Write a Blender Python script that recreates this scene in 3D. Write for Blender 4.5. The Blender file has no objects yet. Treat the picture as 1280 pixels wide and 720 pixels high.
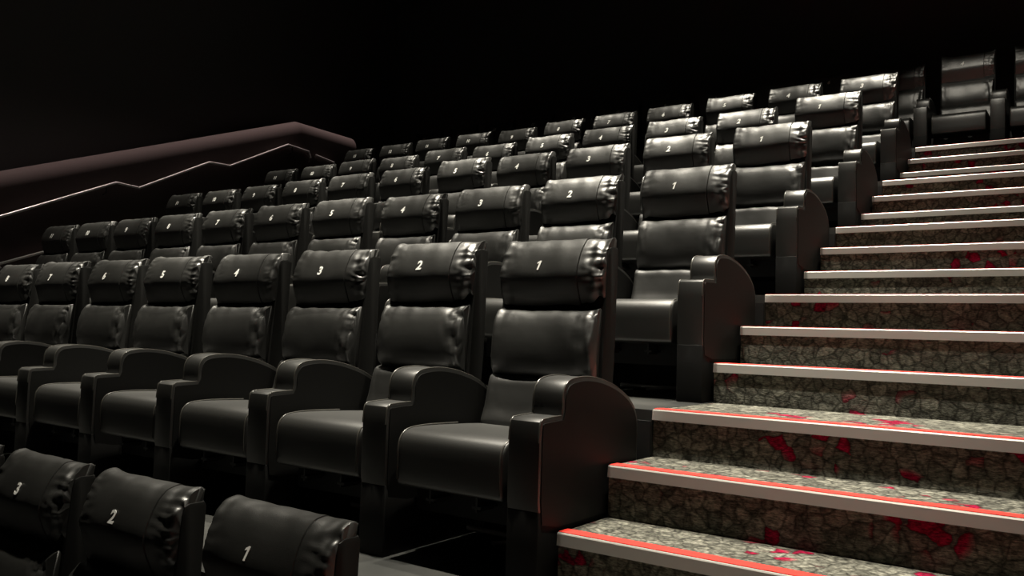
import bpy, bmesh, math, random
from mathutils import Vector, Matrix, noise

# ---------------------------------------------------------------- camera
S = bpy.context.scene
COL = S.collection
FPX, CX, CY, CZ, YAW, PIT, ROL = 1065.34, 2.0369, -3.0803, 0.8608, 0.61684, 0.05418, 0.03118
cam = bpy.data.cameras.new('camera')
cam_o = bpy.data.objects.new('camera', cam); COL.objects.link(cam_o)
cam.sensor_width = 36.0; cam.lens = FPX * 36.0 / 1280.0
cam.clip_start = 0.02; cam.clip_end = 60
Fv = Vector((-math.sin(YAW)*math.cos(PIT), math.cos(YAW)*math.cos(PIT), math.sin(PIT)))
Rv = Vector((math.cos(YAW), math.sin(YAW), 0)); Uv = Rv.cross(Fv)
R2 = Rv*math.cos(ROL) + Uv*math.sin(ROL); U2 = Uv*math.cos(ROL) - Rv*math.sin(ROL)
m = Matrix((R2, U2, -Fv)).transposed().to_4x4(); m.translation = (CX, CY, CZ)
cam_o.matrix_world = m
S.camera = cam_o

# ---------------------------------------------------------------- view, world
S.view_settings.view_transform = 'Standard'; S.view_settings.look = 'None'
S.view_settings.exposure = 0.3; S.view_settings.gamma = 1.0
S.view_settings.use_curve_mapping = False
W = bpy.data.worlds.new('world'); S.world = W; W.use_nodes = True
W.node_tree.nodes['Background'].inputs[0].default_value = (0.9, 0.95, 1.0, 1)
W.node_tree.nodes['Background'].inputs[1].default_value = 0.002

# ---------------------------------------------------------------- ceiling lamps (x, y, z, watts, cone deg, colour, tilt target)
WARM = (1.0, 0.93, 0.78)
PINK = (1.0, 0.80, 0.74)
LAMPS = [(0.6, 2.6, 7.1, 330, 24, WARM, (0.9, 6.7, 3.1))]       # one lamp tilted at the middle of the top row
COLS = {1.35: 0.62, 2.7: 0.45, 0.0: 1.0, -1.8: 1.1, -3.6: 1.05, -5.4: 0.70, -7.0: 0.30}
LINES = {-0.5: (1550, 0.92), 0.9: (1600, 0.80), 2.3: (1550, 0.75), 3.7: (1350, 0.70), 5.0: (950, 0.70)}   # watts, aisle factor
for ly, (lw, lf) in LINES.items():
    for lx, lc in COLS.items():
        LAMPS.append((lx, ly, 7.1, lw*lc*(lf if lx > 1 else 1), 38, WARM, (lx, ly, 0)))
# linear cove lamp over the left wall panel: centre, length along y, watts, spread
COVE = ((-8.86, 3.2, 6.9), 9.6, 17, 24)

# ---------------------------------------------------------------- seating geometry measured from the photograph
W_ = 0.70
ROWY = {'A': -1.47, 'B': 0.0, 'C': 1.357, 'D': 2.777, 'E': 4.196, 'F': 5.598, 'G': 7.10}
FLR = {'A': -0.953, 'B': 0.0, 'C': 0.568, 'D': 1.117, 'E': 1.657, 'F': 2.213, 'G': 2.768}
SX0, SX1 = 0.48, 3.2          # stair extents in x
S0, SA, SB = -0.577, 0.346, 0.368
XL, XR = -9.5, 3.25
ROOM_F, ROOM_B = -6.0, 9.0

# ---------------------------------------------------------------- materials
def mat(name, col, rough=0.5, metal=0.0, spec=0.5):
    m = bpy.data.materials.new(name); m.use_nodes = True
    b = m.node_tree.nodes['Principled BSDF']
    b.inputs['Base Color'].default_value = (*col, 1); b.inputs['Roughness'].default_value = rough
    b.inputs['Metallic'].default_value = metal; b.inputs['Specular IOR Level'].default_value = spec
    return m
def nd(m, t, **kw):
    n = m.node_tree.nodes.new(t)
    for k, v in kw.items(): setattr(n, k, v)
    return n
def add_bump(m, scale, strength, dist, kind='noise', extra=None):
    nt = m.node_tree; b = nt.nodes['Principled BSDF']
    tc = nd(m, 'ShaderNodeTexCoord')
    if kind == 'noise':
        t = nd(m, 'ShaderNodeTexNoise'); t.inputs['Scale'].default_value = scale; t.inputs['Detail'].default_value = 5
        out = t.outputs[0]
    else:
        t = nd(m, 'ShaderNodeTexVoronoi'); t.inputs['Scale'].default_value = scale; out = t.outputs['Distance']
    nt.links.new(tc.outputs['Object'], t.inputs['Vector'])
    bp = nd(m, 'ShaderNodeBump'); bp.inputs['Strength'].default_value = strength; bp.inputs['Distance'].default_value = dist
    nt.links.new(out, bp.inputs['Height'])
    if extra:
        t2 = nd(m, 'ShaderNodeTexNoise'); t2.inputs['Scale'].default_value = extra[0]; t2.inputs['Detail'].default_value = 3
        nt.links.new(tc.outputs['Object'], t2.inputs['Vector'])
        bp2 = nd(m, 'ShaderNodeBump'); bp2.inputs['Strength'].default_value = extra[1]; bp2.inputs['Distance'].default_value = extra[2]
        nt.links.new(t2.outputs[0], bp2.inputs['Height']); nt.links.new(bp2.outputs[0], bp.inputs['Normal'])
    nt.links.new(bp.outputs[0], b.inputs['Normal'])

M = {}
M['leather'] = mat('black_leather', (0.006, 0.006, 0.005), 0.43, 0, 1.0); add_bump(M['leather'], 420, 0.25, 0.001, 'vor', (9, 0.35, 0.006))
M['leather_smooth'] = mat('smooth_black_leather', (0.006, 0.006, 0.005), 0.41, 0, 1.0)
M['back'] = mat('backrest_vinyl', (0.006, 0.006, 0.0055), 0.6, 0, 0.2); add_bump(M['leather_smooth'], 420, 0.2, 0.001, 'vor', (5, 0.25, 0.004))
for k_ in ('leather', 'leather_smooth'): M[k_].node_tree.nodes['Principled BSDF'].inputs['IOR'].default_value = 1.6
M['panel'] = mat('brown_black_panel', (0.020, 0.017, 0.015), 0.7, 0, 0.3); add_bump(M['panel'], 60, 0.1, 0.001)
M['pedestal'] = mat('pedestal_vinyl', (0.005, 0.005, 0.0048), 0.65, 0, 0.2); add_bump(M['pedestal'], 60, 0.1, 0.001)
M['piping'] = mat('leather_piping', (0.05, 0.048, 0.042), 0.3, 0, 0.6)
M['steel'] = mat('painted_steel', (0.05, 0.05, 0.05), 0.4, 0.6, 0.5)
M['dark'] = mat('black_chassis', (0.008, 0.008, 0.008), 0.6, 0, 0.3)
M['number'] = mat('white_print', (0.85, 0.85, 0.82), 0.5, 0, 0.4)
M['floor'] = mat('grey_vinyl_floor', (0.055, 0.056, 0.055), 0.45, 0, 0.5)
M['riser'] = mat('black_riser_board', (0.014, 0.014, 0.014), 0.6, 0, 0.4)
M['wall'] = mat('black_fabric_wall', (0.10, 0.10, 0.10), 0.9, 0, 0.2); add_bump(M['wall'], 300, 0.3, 0.002)
M['ceiling'] = mat('black_ceiling', (0.10, 0.10, 0.10), 0.95, 0, 0.1)
M['bulkhead'] = mat('brown_fabric_bulkhead', (0.085, 0.066, 0.064), 0.85, 0, 0.2); add_bump(M['bulkhead'], 400, 0.3, 0.002)
M['alu'] = mat('brushed_aluminium', (0.44, 0.42, 0.395), 0.35, 0.35, 0.6)
M['red'] = mat('red_grip_strip', (0.80, 0.035, 0.025), 0.6, 0, 0.4); add_bump(M['red'], 500, 0.4, 0.001)
M['rail'] = mat('satin_steel_rail', (0.8, 0.78, 0.76), 0.4, 0.5, 0.5)
M['lamp'] = mat('white_lamp_housing', (0.10, 0.10, 0.10), 0.5)

# wear on the grey floor
def floor_mat(m):
    nt = m.node_tree; b = nt.nodes['Principled BSDF']; tc = nd(m, 'ShaderNodeTexCoord')
    n = nd(m, 'ShaderNodeTexNoise'); n.inputs['Scale'].default_value = 3.0; n.inputs['Detail'].default_value = 8
    r = nd(m, 'ShaderNodeValToRGB'); r.color_ramp.elements[0].color = (0.020, 0.021, 0.020, 1); r.color_ramp.elements[0].position = .35
    r.color_ramp.elements[1].color = (0.050, 0.050, 0.047, 1); r.color_ramp.elements[1].position = .7
    nt.links.new(tc.outputs['Object'], n.inputs['Vector']); nt.links.new(n.outputs[0], r.inputs[0]); nt.links.new(r.outputs[0], b.inputs['Base Color'])
floor_mat(M['floor'])

# cobble-pattern carpet with scattered crimson stones
def carpet():
    m = mat('cobble_carpet', (0.2, 0.2, 0.2), 0.95, 0, 0.1); nt = m.node_tree; L = nt.links; b = nt.nodes['Principled BSDF']
    tc = nd(m, 'ShaderNodeTexCoord')
    # distort coordinates
    n = nd(m, 'ShaderNodeTexNoise'); n.inputs['Scale'].default_value = 14; n.inputs['Detail'].default_value = 4
    L.new(tc.outputs['Object'], n.inputs['Vector'])
    sub = nd(m, 'ShaderNodeVectorMath', operation='SUBTRACT'); L.new(n.outputs['Color'], sub.inputs[0]); sub.inputs[1].default_value = (.5, .5, .5)
    sc = nd(m, 'ShaderNodeVectorMath', operation='SCALE'); L.new(sub.outputs[0], sc.inputs[0]); sc.inputs['Scale'].default_value = 0.045
    ad = nd(m, 'ShaderNodeVectorMath', operation='ADD'); L.new(tc.outputs['Object'], ad.inputs[0]); L.new(sc.outputs[0], ad.inputs[1])
    v = nd(m, 'ShaderNodeTexVoronoi', feature='DISTANCE_TO_EDGE'); v.inputs['Scale'].default_value = 19; L.new(ad.outputs[0], v.inputs['Vector'])
    vc = nd(m, 'ShaderNodeTexVoronoi', feature='F1'); vc.inputs['Scale'].default_value = 19; L.new(ad.outputs[0], vc.inputs['Vector'])
    edge = nd(m, 'ShaderNodeMapRange'); L.new(v.outputs['Distance'], edge.inputs[0])
    edge.inputs[1].default_value = 0.0; edge.inputs[2].default_value = 0.14; edge.inputs[3].default_value = 0.38; edge.inputs[4].default_value = 1.0
    sep = nd(m, 'ShaderNodeSeparateColor'); L.new(vc.outputs['Color'], sep.inputs[0])
    ramp = nd(m, 'ShaderNodeValToRGB'); L.new(sep.outputs[0], ramp.inputs[0])
    e = ramp.color_ramp.elements; e[0].color = (0.095, 0.093, 0.078, 1); e[1].color = (0.185, 0.180, 0.150, 1)
    # fibre streaks
    mp = nd(m, 'ShaderNodeMapping'); mp.inputs['Scale'].default_value = (60, 60, 220); L.new(tc.outputs['Object'], mp.inputs[0])
    f = nd(m, 'ShaderNodeTexNoise'); f.inputs['Scale'].default_value = 1.0; f.inputs['Detail'].default_value = 4; L.new(mp.outputs[0], f.inputs['Vector'])
    fr = nd(m, 'ShaderNodeMapRange'); L.new(f.outputs[0], fr.inputs[0]); fr.inputs[1].default_value = .3; fr.inputs[2].default_value = .7; fr.inputs[3].default_value = .4; fr.inputs[4].default_value = 1.5
    # crimson cells: cell random high AND in a cluster
    cl = nd(m, 'ShaderNodeTexNoise'); cl.inputs['Scale'].default_value = 3.2; cl.inputs['Detail'].default_value = 1; L.new(tc.outputs['Object'], cl.inputs['Vector'])
    a1 = nd(m, 'ShaderNodeMath', operation='MULTIPLY_ADD'); L.new(cl.outputs[0], a1.inputs[0]); a1.inputs[1].default_value = 1.35; L.new(sep.outputs[1], a1.inputs[2])
    g = nd(m, 'ShaderNodeMapRange'); L.new(a1.outputs[0], g.inputs[0]); g.inputs[1].default_value = 1.67; g.inputs[2].default_value = 1.73
    mx = nd(m, 'ShaderNodeMixRGB'); L.new(g.outputs[0], mx.inputs[0]); L.new(ramp.outputs[0], mx.inputs[1]); mx.inputs[2].default_value = (0.25, 0.006, 0.034, 1)
    mo = nd(m, 'ShaderNodeTexNoise'); mo.inputs['Scale'].default_value = 34; mo.inputs['Detail'].default_value = 5; mo.inputs['Roughness'].default_value = .7; L.new(tc.outputs['Object'], mo.inputs['Vector'])
    mr = nd(m, 'ShaderNodeMapRange'); L.new(mo.outputs[0], mr.inputs[0]); mr.inputs[1].default_value = .36; mr.inputs[2].default_value = .60; mr.inputs[3].default_value = .55; mr.inputs[4].default_value = 1.3
    m0 = nd(m, 'ShaderNodeMath', operation='MULTIPLY'); L.new(edge.outputs[0], m0.inputs[0]); L.new(mr.outputs[0], m0.inputs[1])
    m1 = nd(m, 'ShaderNodeMath', operation='MULTIPLY'); L.new(m0.outputs[0], m1.inputs[0]); L.new(fr.outputs[0], m1.inputs[1])
    mul = nd(m, 'ShaderNodeVectorMath', operation='SCALE'); L.new(mx.outputs[0], mul.inputs[0]); L.new(m1.outputs[0], mul.inputs['Scale'])
    L.new(mul.outputs[0], b.inputs['Base Color'])
    bp = nd(m, 'ShaderNodeBump'); bp.inputs['Strength'].default_value = .6; bp.inputs['Distance'].default_value = .004
    L.new(m1.outputs[0], bp.inputs['Height']); L.new(bp.outputs[0], b.inputs['Normal'])
    return m
M['carpet'] = carpet()

# ---------------------------------------------------------------- mesh helpers
def link(name, me, m=None, parent=None, loc=(0, 0, 0)):
    o = bpy.data.objects.new(name, me); COL.objects.link(o); o.location = loc
    if m is not None and me is not None: me.materials.clear(); me.materials.append(m)
    if parent: o.parent = parent
    return o
def tag(o, label=None, cat=None, group=None, kind=None):
    if label: o['label'] = label
    if cat: o['category'] = cat
    if group: o['group'] = group
    if kind: o['kind'] = kind
    return o
def finish(bm, name, smooth=False, angle=40):
    bmesh.ops.recalc_face_normals(bm, faces=bm.faces)
    me = bpy.data.meshes.new(name); bm.to_mesh(me); bm.free()
    if smooth:
        for p in me.polygons: p.use_smooth = True
        if angle < 180: me.set_sharp_from_angle(angle=math.radians(angle))
    return me
def add_box(bm, a, b, bev=0, seg=2):
    r = bmesh.ops.create_cube(bm, size=1)
    vs = r['verts']
    for v in vs:
        v.co = Vector([(a[i]+b[i])/2 + v.co[i]*(b[i]-a[i]) for i in range(3)])
    if bev:
        es = list({e for v in vs for e in v.link_edges})
        bmesh.ops.bevel(bm, geom=es, offset=bev, segments=seg, profile=.5, affect='EDGES')
def box_me(name, a, b, bev=0, seg=2):
    bm = bmesh.new(); add_box(bm, a, b, bev, seg); return finish(bm, name, bev > 0, 50)
def catmull(pts, n, closed=False):
    out = []; L = len(pts)
    rng = range(L if closed else L-1)
    for i in rng:
        g = (lambda k: pts[k % L]) if closed else (lambda k: pts[min(max(k, 0), L-1)])
        p0, p1, p2, p3 = g(i-1), g(i), g(i+1), g(i+2)
        for s in range(n):
            t = s/n
            out.append(tuple(.5*((2*p1[k]) + (-p0[k]+p2[k])*t + (2*p0[k]-5*p1[k]+4*p2[k]-p3[k])*t*t + (-p0[k]+3*p1[k]-3*p2[k]+p3[k])*t**3) for k in range(len(p1))))
    if not closed: out.append(tuple(pts[-1]))
    return out
def prism_x(name, prof, x0, x1, bev=0.0, seg=2, smooth=True):
    """profile of (y, z) extruded from x0 to x1; bevels the two rim loops"""
    bm = bmesh.new()
    A = [bm.verts.new((x0, y, z)) for y, z in prof]; B = [bm.verts.new((x1, y, z)) for y, z in prof]
    fa = bm.faces.new(A); fb = bm.faces.new(B[::-1]); n = len(prof)
    for i in range(n): bm.faces.new((A[i], B[i], B[(i+1) % n], A[(i+1) % n]))
    bm.normal_update()
    if bev: bmesh.ops.bevel(bm, geom=list(fa.edges)+list(fb.edges), offset=bev, segments=seg, profile=.5, affect='EDGES')
    return finish(bm, name, smooth, 35)
def add_tube(bm, pts, r, n=8, closed=False):
    pts = [Vector(p) for p in pts]; rings = []; L = len(pts)
    for i, p in enumerate(pts):
        if closed: t = pts[(i+1) % L]-pts[i-1]
        else: t = pts[min(i+1, L-1)]-pts[max(i-1, 0)]
        t.normalize(); up = Vector((1, 0, 0)) if abs(t.x) < .9 else Vector((0, 0, 1))
        a = t.cross(up).normalized(); b = t.cross(a)
        rings.append([bm.verts.new(p+r*(a*math.cos(2*math.pi*k/n)+b*math.sin(2*math.pi*k/n))) for k in range(n)])
    for i in range(L if closed else L-1):
        A, B = rings[i], rings[(i+1) % L]
        for k in range(n): bm.faces.new((A[k], A[(k+1) % n], B[(k+1) % n], B[k]))
    if not closed:
        bm.faces.new(rings[0][::-1]); bm.faces.new(rings[-1])
def tube_me(name, pts, r, n=8, closed=False):
    bm = bmesh.new(); add_tube(bm, pts, r, n, closed); return finish(bm, name, True, 60)

# ---------------------------------------------------------------- the room
def struct(name, me, m): return tag(link(name, me, m), kind='structure')
def nose_y(i):
    """y of stair nosing i (0 = first one seen, 14 = top row level)"""
    j, k = divmod(i, 3); return S0 + [ROWY[r] for r in 'BCDEF'][j] + (0, SA, SA+SB)[k]
def nose_z(i):
    j, k = divmod(i, 3); r = 'BCDEFG'; h = FLR[r[j+1]]-FLR[r[j]]
    return FLR[r[j]] + h*(k+1)/3
PLAT = {'B': nose_y(2)-1.357, 'C': nose_y(2), 'D': nose_y(5), 'E': nose_y(8), 'F': nose_y(11), 'G': nose_y(14)}

bm = bmesh.new()
rows = 'ABCDEFG'
for i, r in enumerate(rows):
    y0 = ROOM_F if r == 'A' else PLAT[r]
    y1 = ROOM_B if r == 'G' else PLAT[rows[i+1]]
    z0 = FLR['A']-.3
    x1 = XR if r in 'AG' else SX0
    add_box(bm, (XL, y0, z0), (x1 if r == 'A' else SX0, y1, FLR[r]))
    if r == 'G': add_box(bm, (SX0, y0+.05, z0), (XR, y1, FLR[r]))
fl = struct('floor', finish(bm, 'floor'), M['floor'])
# dark boards on the faces of the tiers, a little proud lip left above
for r in 'BCDEFG':
    i = rows.index(r); x1 = (XR if r == 'G' else SX0)-0.001
    bm = bmesh.new(); add_box(bm, (XL+.01, PLAT[r]-.012, FLR[rows[i-1]]+.002), (min(x1, SX0-.002), PLAT[r]-.0005, FLR[r]-.045))
    struct('trim_%d' % (i), finish(bm, 'trim'), M['riser'])
struct('wall_left', box_me('wall_left', (XL-.2, ROOM_F, FLR['A']-.3), (XL, ROOM_B, 7.3)), M['wall'])
struct('wall_right', box_me('wall_right', (XR, ROOM_F, FLR['A']-.3), (XR+.2, ROOM_B, 7.3)), M['wall'])
struct('wall_back', box_me('wall_back', (XL-.2, ROOM_B, FLR['A']-.3), (XR+.2, ROOM_B+.2, 7.3)), M['wall'])
struct('wall_front', box_me('wall_front', (XL-.2, ROOM_F-.2, FLR['A']-.3), (XR+.2, ROOM_F, 7.3)), M['wall'])
struct('ceiling', box_me('ceiling', (XL-.2, ROOM_F-.2, 7.3), (XR+.2, ROOM_B+.2, 7.5)), M['ceiling'])

# sloping bulkhead along the left wall: rounded top nearest the seats
XB = -8.8
def bulkhead():
    path = [(-6.0, -0.1), (1.58, 2.62), (6.13, 4.25), (7.38, 4.20), (7.40, 4.05)]
    path = [(-5.9, -0.08), (6.13, 4.25), (7.36, 4.23)]
    R = .22; bm = bmesh.new(); rings = []
    for y, z in path:
        ring = [(XL+.01, y, z)]
        for k in range(13):
            a = math.pi/2*k/12
            ring.append((XB-R+R*math.sin(a), y, z-R+R*math.cos(a)))
        ring.append((XB, y, min(z-R-.1, z-1.2) if y > -3 else FLR['A']-.2))
        ring.append((XB, y, FLR['A']-.25)); ring.append((XL+.01, y, FLR['A']-.25))
        rings.append([bm.verts.new(p) for p in ring])
    for a, b in zip(rings, rings[1:]):
        for k in range(len(a)): bm.faces.new((a[k], a[(k+1) % len(a)], b[(k+1) % len(a)], b[k]))
    bm.faces.new(rings[0]); bm.faces.new(rings[-1])
    bmesh.ops.remove_doubles(bm, verts=bm.verts, dist=1e-5)
    return finish(bm, 'bulkhead', True, 40)
bk = link('wall_panel', bulkhead(), M['bulkhead'])
tag(bk, 'long brown fabric wall panel with a sloping peaked top along the left wall', 'wall panel')

# zig-zag handrail on it
def at_wall(y, z): return (XB+.075, y, z)
sc_ = (CX-(XB+.075))/(CX-XB)
def wall_pt(y, z): return (XB+.075, CY+(y-CY)*sc_, CZ+(z-CZ)*sc_)
rail_pts = [(0.2, 1.52), (1.62, 2.07), (3.03, 2.71), (3.36, 2.69), (4.43, 3.24), (4.79, 3.25), (5.86, 3.79), (6.29, 3.76), (6.33, 3.66)]
rr = tag(bpy.data.objects.new('handrail', None), 'thin pale zig-zag handrail on the left wall panel', 'handrail'); COL.objects.link(rr)
rr.location = wall_pt(0.2, 1.52)
def rel(p, o): return tuple(p[i]-o.location[i] for i in range(3))
link('rail_bar', tube_me('rail_bar', [rel(wall_pt(*p), rr) for p in rail_pts], .017, 10), M['rail'], rr)
for (y, z) in [(0.9, 1.79), (2.9, 2.65), (4.1, 3.07), (5.95, 3.78)]:
    p = wall_pt(y, z); p = (p[0], p[1], p[2]-.01)
    link('bracket', tube_me('bracket', [rel(p, rr), rel((p[0], p[1], p[2]-.09), rr), rel((XB-.002, p[1], p[2]-.11), rr)], .008, 8), M['steel'], rr)
# two short lower pieces of rail
def short_rail(pts, label):
    o = tag(bpy.data.objects.new('handrail', None), label, 'handrail'); COL.objects.link(o); o.location = wall_pt(*pts[0])
    link('rail_bar', tube_me('rail_bar', [rel(wall_pt(*p), o) for p in pts], .017, 10), M['rail'], o)
    p = wall_pt(*pts[0]); 
    link('bracket', tube_me('bracket', [rel(p, o), rel((p[0], p[1], p[2]-.06), o), rel((XB-.002, p[1], p[2]-.08), o)], .008, 8), M['steel'], o)
short_rail([(0.9, 1.25), (1.65, 1.51), (2.6, 1.87)], 'lower pale handrail just above the left end of the lowest full row')
short_rail([(6.45, 3.73), (6.85, 3.68)], 'short end piece of handrail behind the peak of the left wall panel')

# ---------------------------------------------------------------- the staircase
st = tag(bpy.data.objects.new('staircase', None), 'carpeted staircase with red-striped metal nosings climbing on the right', 'stairs'); COL.objects.link(st)
st.location = (SX0, S0, FLR['A'])
def rs(p): return tuple(p[i]-st.location[i] for i in range(3))
steps = []
for i in range(15):
    steps.append((nose_y(i), nose_z(i)))
lower = [(PLAT['B'], 0.0)]
d = (PLAT['B'] - S0)
pre = [(PLAT['B']+.0, 0.0)] + [(PLAT['B']-.36*k, -.19*k) for k in range(1, 5)]
allsteps = pre[::-1] + steps
for i, (y, z) in enumerate(allsteps):
    y1 = allsteps[i+1][0] if i+1 < len(allsteps) else y+.12
    zprev = allsteps[i-1][1] if i else FLR['A']
    s = link('step', box_me('step', rs((SX0+.001, y+.012, zprev-.02)), rs((SX1, y1+.012, z-.001))), M['carpet'], st)
    prof = [(y-.001, z-.040), (y+.003, z-.002), (y+.006, z+.002), (y+.010, z+.003), (y+.075, z+.003), (y+.075, z-.0005), (y+.0125, z-.0005), (y+.0125, z-.040)]
    link('nosing', prism_x('nosing', [(a-st.location.y, b-st.location.z) for a, b in prof], .001, SX1-SX0, smooth=False), M['alu'], s)
    link('grip_strip', box_me('grip_strip', rs((SX0+.002, y+.011, z+.002)), rs((SX1, y+.068, z+.0055))), M['red'], s)

# ---------------------------------------------------------------- recliner
def pillow(name, prof, hw, seed, wr=.012, ear=.012, flap=None, ends=.013, nx=56, nv=5, fold=34, boxy=False):
    """prof: closed (y, z) loop; first `front` half faces -y.  Built across x with puckered ends."""
    loop = catmull(prof, nv, True); n = len(loop)
    cy = sum(p[0] for p in loop)/n; cz = sum(p[1] for p in loop)/n
    zmin = min(p[1] for p in loop); zmax = max(p[1] for p in loop)
    us = []
    for i in range(nx+1):
        t = -1+2*i/nx; us.append(math.copysign(abs(t)**.75, t))
    if flap is not None:
        us = [u for u in us if abs(u-flap) > .03]+[flap-.016, flap-.006, flap+.002, flap+.010, flap+.022]; us.sort()
    bm = bmesh.new(); rings = []
    for u in us:
        x = u*hw; au = abs(u)
        edge = max(0.0, (au-(1-ends*2/hw*.5))/(ends/hw)) if False else max(0.0, (au*hw-(hw-ends))/ends)
        shrink = 1-.13*(1-math.sqrt(max(0, 1-edge*edge)))
        puck = (max(0.0, (au-.52)/.48)**1.5) * (1.0 if u > 0 else .32)
        ring = []
        for k, (y, z) in enumerate(loop):
            py, pz = loop[k-1]; qy, qz = loop[(k+1) % n]
            ty, tz = qy-py, qz-pz; l = math.hypot(ty, tz) or 1
            ny, nz = tz/l, -ty/l
            if (y-cy)*ny+(z-cz)*nz < 0: ny, nz = -ny, -nz
            front = max(0.0, min(1.0, .25-ny*1.1))
            yy = cy+(y-cy)*shrink; zz = cz+(z-cz)*(1-(1-shrink)*.22)
            w1 = noise.noise(Vector((u*3.2+seed*7, z*fold, seed*3.1)))
            w2 = noise.noise(Vector((u*9+seed*5, z*fold*.45+u*2.5, seed*1.7+4)))
            w3 = noise.noise(Vector((u*1.8+seed, z*6, seed*9.7)))
            dsp = front*(-puck*wr*(.35+1.2*abs(w1)) - puck*wr*.7*w2 + .005*w3)
            top = max(0.0, nz)
            dsp += top*(.0045*noise.noise(Vector((u*4+seed, y*20, seed))) - puck*wr*.5*abs(w1))
            if flap is not None and u > flap: dsp -= .003*max(front, top)
            if flap is not None and abs(u-flap-.002) < .003: dsp -= .006*max(front, top)
            yy += ny*dsp; zz += nz*dsp
            h = (z-zmin)/(zmax-zmin)
            zz += ear*(au**5)*(max(0, h-.6)/.4) - ear*.6*(au**5)*(max(0, .35-h)/.35)
            hh = abs(2*h-1)
            ring.append(bm.verts.new((x*(1-.012*au*(1-hh*hh)), yy, zz)))
        rings.append(ring)
    for a, b in zip(rings, rings[1:]):
        for k in range(n): bm.faces.new((a[k], a[(k+1) % n], b[(k+1) % n], b[k]))
    for rg in (rings[0], rings[-1]):
        c = bm.verts.new(sum((v.co for v in rg), Vector())/n)
        for k in range(n): bm.faces.new((rg[k], rg[(k+1) % n], c))
    return finish(bm, name, True, 70)

HEAD = [(.030, .985), (.010, 1.03), (-.008, 1.08), (-.015, 1.115), (-.011, 1.145), (.000, 1.180), (.015, 1.215), (.036, 1.248), (.066, 1.273), (.105, 1.281), (.128, 1.272), (.128, 1.25), (.10, 1.1), (.07, .99), (.035, .968)]
LUMB = [(-.03, .672), (-.070, .715), (-.078, .80), (-.058, .90), (-.028, .950), (.006, .968), (.03, .955), (.035, .85), (.01, .70), (-.01, .662)]
LOWB = [(-.14, .47), (-.120, .55), (-.098, .62), (-.080, .665), (-.045, .685), (-.005, .675), (.0, .58), (-.02, .47)]
head_me = [pillow('headrest', HEAD, .262, s, wr=w, ear=e, flap=.56) for s, w, e in ((1, .014, .008), (2, .020, .012), (3, .016, .006), (4, .024, .010), (5, .018, .014))]
head_g = [pillow('headrest', HEAD, .262, s, wr=.012, ear=.034, flap=.6) for s in (11, 12)]
lumb_me = [pillow('lumbar_pillow', LUMB, .252, s, wr=w, ear=.012) for s, w in ((21, .020), (22, .024), (23, .017), (24, .026))]
lowb_me = [pillow('lower_back_cushion', LOWB, .250, s, wr=.008, ear=.006, nx=30) for s in (31, 32)]

back_prof = [(-.02, .30), (.042, 1.20), (.050, 1.232), (.07, 1.241), (.124, 1.241), (.132, 1.228), (.115, .75), (.10, .60), (.09, .30)]
back_me = prism_x('backrest', back_prof, -.266, .266, .008, 2)

# seat cushion with a rolled front edge (legrest)
seat_prof = catmull([(-.10, .30), (-.10, .46), (-.13, .475), (-.35, .487), (-.54, .491), (-.61, .483), (-.641, .460), (-.653, .425), (-.655, .36), (-.653, .305), (-.643, .280), (-.60, .272), (-.40, .262), (-.15, .265)], 4, True)
seat_me = prism_x('seat_cushion', seat_prof, -.249, .249, .014, 3)
pipe_path = [(-.30, .489), (-.45, .4935), (-.54, .4925), (-.61, .4845), (-.642, .461), (-.654, .425), (-.657, .36), (-.654, .30)]
pp = catmull(pipe_path, 3)
seatpipe_me = tube_me('seat_piping', [(0, y, z) for y, z in pp], .0035, 6)

arm_outline = [(-.672, .555), (-.668, .568), (-.655, .577), (-.60, .580), (-.537, .582)] 
arm_top = catmull([(-.533, .600), (-.532, .640), (-.522, .675), (-.495, .700), (-.44, .711), (-.36, .713), (-.26, .701), (-.16, .676), (-.09, .650), (-.03, .618), (.015, .578), (.038, .530), (.042, .48)], 4)
arm_prof = [(-.675, .30), (-.675, .50)] + arm_outline + arm_top + [(.042, .34), (.02, .27), (-.06, .215), (-.20, .19), (-.55, .19), (-.66, .215)]
arm_me = prism_x('armrest', arm_prof, -.064, .064, .004, 2)
pth = [(-.677, .50)] + arm_outline + [(-.5365, .592)] + [(y-.001, z+.0005) for y, z in arm_top]
armpipe_me = tube_me('arm_piping', [(0, y, z+.0008) for y, z in pth], .003, 6)
def inset(prof, d):
    out = []; n = len(prof)
    for i in range(n):
        (ax, ay), (bx, by), (cx, cy) = prof[i-1], prof[i], prof[(i+1) % n]
        t = Vector((cx-ax, cy-ay)); 
        if t.length < 1e-9: out.append((bx, by)); continue
        t.normalize(); nn = Vector((t.y, -t.x)); out.append((bx+nn.x*d, by+nn.y*d))
    return out
panel_prof = inset(arm_prof, .014)
side_me = prism_x('side_panel', panel_prof, 0, .004, 0, smooth=False)
ped_me = box_me('pedestal', (-.0645, -.671, 0.001), (.0645, .022, .27), .004)

# black chassis under the seat, feet, mechanism
bm = bmesh.new()
add_box(bm, (-.274, -.50, .16), (.274, .0, .27), .004, 1)
add_box(bm, (-.22, -.12, .001), (.22, -.09, .17))
chassis_me = finish(bm, 'chassis')
bm = bmesh.new()
add_tube(bm, [(-.28, -.155, .03), (.28, -.155, .03)], .011, 8)
add_tube(bm, [(.05, -.155, .03), (-.06, -.28, .022)], .008, 8)
foot_me = finish(bm, 'foot_bar', True, 60)
bm = bmesh.new()
add_box(bm, (-.02, -.60, .225), (.02, -.50, .235)); add_box(bm, (-.004, -.60, .215), (.004, -.50, .27))
mech_me = finish(bm, 'legrest_hinge')

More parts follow.
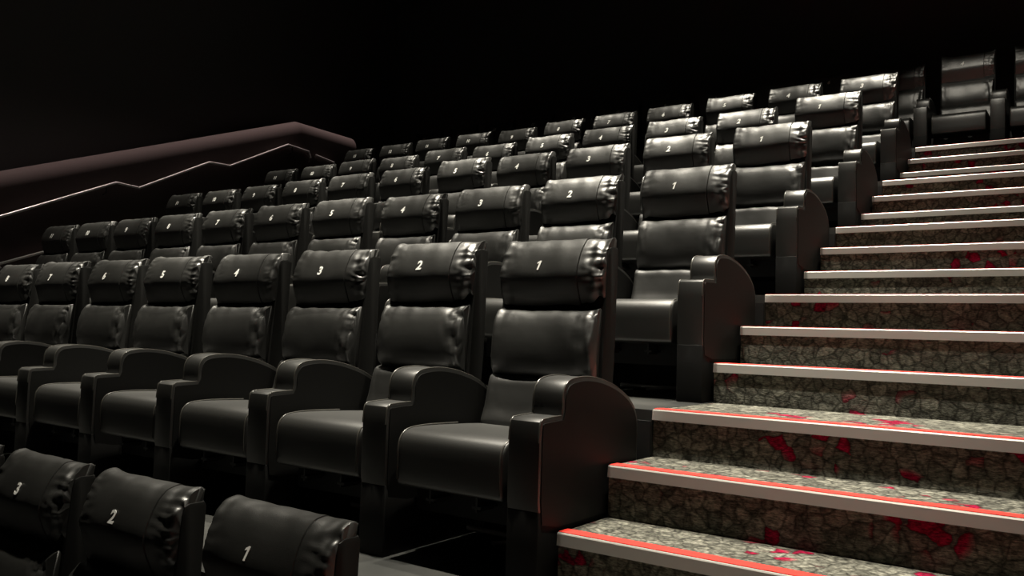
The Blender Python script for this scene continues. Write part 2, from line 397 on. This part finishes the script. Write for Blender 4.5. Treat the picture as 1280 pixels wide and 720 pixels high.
# printed seat numbers: text turned into meshes
def number_one():
    P = [(-.003, -.021), (.0055, -.021), (.0055, .021), (-.002, .021), (-.0125, .0135), (-.0125, .0065), (-.003, .0115)]
    bm = bmesh.new(); sh = lambda p, y: (p[0]+p[1]*.25, y, p[1])
    a = [bm.verts.new(sh(p, -.0006)) for p in P]; b = [bm.verts.new(sh(p, .0006)) for p in P]; n = len(P)
    bm.faces.new(a); bm.faces.new(b[::-1])
    for i in range(n): bm.faces.new((a[i], a[(i+1) % n], b[(i+1) % n], b[i]))
    bmesh.ops.triangulate(bm, faces=[f for f in bm.faces if len(f.verts) > 4])
    return finish(bm, 'seat_number')
def number_me(n):
    if n == 1: return number_one()
    cu = bpy.data.curves.new('seat_number', 'FONT'); cu.body = str(n); cu.size = .062; cu.shear = .18
    cu.align_x = 'CENTER'; cu.align_y = 'CENTER'; cu.offset = .0020; cu.extrude = .0006; cu.resolution_u = 4
    cu.space_character = .95
    o = bpy.data.objects.new('tmp', cu); COL.objects.link(o)
    dg = bpy.context.evaluated_depsgraph_get()
    me = bpy.data.meshes.new_from_object(o.evaluated_get(dg))
    bpy.data.objects.remove(o); bpy.data.curves.remove(cu)
    me.name = 'seat_number'; me.materials.clear(); me.materials.append(M['number'])
    me.transform(Matrix.Rotation(math.radians(90), 4, 'X'))
    return me
num_me = {n: number_me(n) for n in range(1, 16)}

from mathutils.bvhtree import BVHTree
_ns = {}
def number_seat(me):
    if me.name not in _ns:
        t = BVHTree.FromPolygons([v.co for v in me.vertices], [p.vertices for p in me.polygons])
        f = lambda z: min(t.ray_cast(Vector((x, -1, z)), Vector((0, 1, 0)))[0].y for x in (-.07, -.05, -.03))
        a, b, c = f(1.138), f(1.163), f(1.188)
        _ns[me.name] = (min(b, (a+c)/2), math.atan2(c-a, .05))
    return _ns[me.name]
def recliner(x, y, z, number, label, group, var, left_arm, row):
    root = bpy.data.objects.new('recliner_seat', None); COL.objects.link(root); root.location = (x, y, z)
    tag(root, label, 'seat', group)
    dx, dz, lean = var['dx'], var['dz'], var['lean']
    bk = link('backrest', back_me, M['back'], root, (dx, 0, dz)); bk.rotation_euler.x = lean
    def up(name, me, m, par=root):
        o = link(name, me, m, par, (dx, 0, dz)); o.rotation_euler.x = lean; return o
    hd = up('headrest', var['head'], M['leather'])
    ny, na = number_seat(var['head'])
    nm = link('seat_number', num_me[number], M['number'], hd, (-.05, ny-.0012, 1.163)); nm.rotation_euler.x = -na
    up('lumbar_pillow', var['lumb'], M['leather'])
    link('lower_back_cushion', var['low'], M['leather'], root, (0, 0, 0))
    s = link('seat_cushion', seat_me, M['leather_smooth'], root); 
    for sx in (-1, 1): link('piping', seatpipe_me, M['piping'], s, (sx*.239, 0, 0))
    for side in ((1, -1) if left_arm else (1,)):
        a = link('armrest', arm_me, M['leather_smooth'], root, (side*.35, 0, 0))
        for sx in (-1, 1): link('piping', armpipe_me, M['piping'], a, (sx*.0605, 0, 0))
        p = link('side_panel', side_me, M['panel'] if label.find('first from') > 0 or ', first' in label else M['back'], a, (.0635, 0, 0))
        if left_arm and side == -1: link('side_panel', side_me, M['back'], a, (-.0675, 0, 0))
        link('pedestal', ped_me, M['pedestal'], root, (side*.35, 0, 0))
    link('chassis', chassis_me, M['dark'], root)
    link('foot_bar', foot_me, M['rail'], root)
    for sx in (-.12, .10): link('legrest_hinge', mech_me, M['steel'], root, (sx, 0, 0))
    return root

ORD = ['first', 'second', 'third', 'fourth', 'fifth', 'sixth', 'seventh', 'eighth', 'ninth', 'tenth', 'eleventh']
ROWTXT = {
    'A': ('bottom left corner row', 'recliners whose tops show at the bottom left'),
    'B': ('lowest full row', 'recliners in the lowest full row'),
    'C': ('second full row', 'recliners in the second full row'),
    'D': ('third full row', 'recliners in the third full row'),
    'E': ('fourth full row', 'recliners in the fourth full row'),
    'F': ('row just below the top', 'recliners in the row below the top one'),
    'G': ('dim top row', 'recliners in the dim top row')}
CNT = {'A': 4, 'B': 10, 'C': 11, 'D': 11, 'E': 11, 'F': 11, 'G': 11}
NOFF = {'F': 2, 'G': 4}
TW = {('B', 2): (.02, -.015), ('C', 3): (.02, .015), ('C', 4): (.02, .02), ('D', 1): (.005, -.015), ('D', 2): (-.01, -.012), ('D', 5): (.03, -.03),
      ('E', 1): (.02, -.05), ('E', 6): (0, .03), ('E', 8): (0, .03), ('F', 1): (.03, -.03), ('F', 2): (0, -.03), ('F', 3): (.02, -.02), ('F', 7): (0, .03), ('G', 1): (.03, .03)}
random.seed(5)
def make_row(r, ks):
    for k in ks:
        n = k+NOFF.get(r, 0)
        txt, grp = ROWTXT[r]
        if r == 'A': lab = 'black leather recliner printed %d with only its back top showing, %s' % (n, txt)
        elif r == 'G' and k < 1: lab = 'black leather recliner at the stair head, %s of the %s' % ('right edge' if k == -1 else 'second from right edge', txt)
        else: lab = 'black leather recliner printed %d, %s from the stairs in the %s' % (n, ORD[k-1], txt)
        tx, tz = TW.get((r, k), (0, 0))
        if (r, k) in TW: tz = -tz
        var = dict(dx=max(-.018, min(.018, -tx if False else tx*.6)), dz=-tz if False else (TW.get((r, k), (0, 0))[1]*-0.8), lean=math.radians(random.uniform(-.5, .6)),
                   head=random.choice(head_g if r == 'G' else head_me), lumb=random.choice(lumb_me), low=random.choice(lowb_me))
        recliner(-(k-1)*W_+.05, ROWY[r], FLR[r], n, lab, grp, var, k == ks[-1], r)
for r in rows:
    ks = list(range(1, CNT[r]+1))
    if r == 'G': ks = [-1, 0]+ks
    make_row(r, ks)

# ---------------------------------------------------------------- ceiling spot lamps
for i, (x, y, z, w, cone, colr, tgt) in enumerate(LAMPS):
    ld = bpy.data.lights.new('lamp_light', 'SPOT'); ld.energy = w; ld.color = colr; ld.shadow_soft_size = .07
    ld.spot_size = math.radians(cone); ld.spot_blend = .6
    o = bpy.data.objects.new('lamp_light', ld); COL.objects.link(o)
    dv = Vector(tgt)-Vector((x, y, z)); q = dv.to_track_quat('-Z', 'Y')
    o.location = Vector((x, y, z)); o.rotation_euler = q.to_euler()

la = bpy.data.lights.new('cove_light', 'AREA'); la.shape = 'RECTANGLE'; la.size = .06; la.size_y = COVE[1]; la.energy = COVE[2]
la.spread = math.radians(COVE[3]); la.color = PINK
o = bpy.data.objects.new('cove_light', la); COL.objects.link(o); o.location = COVE[0]
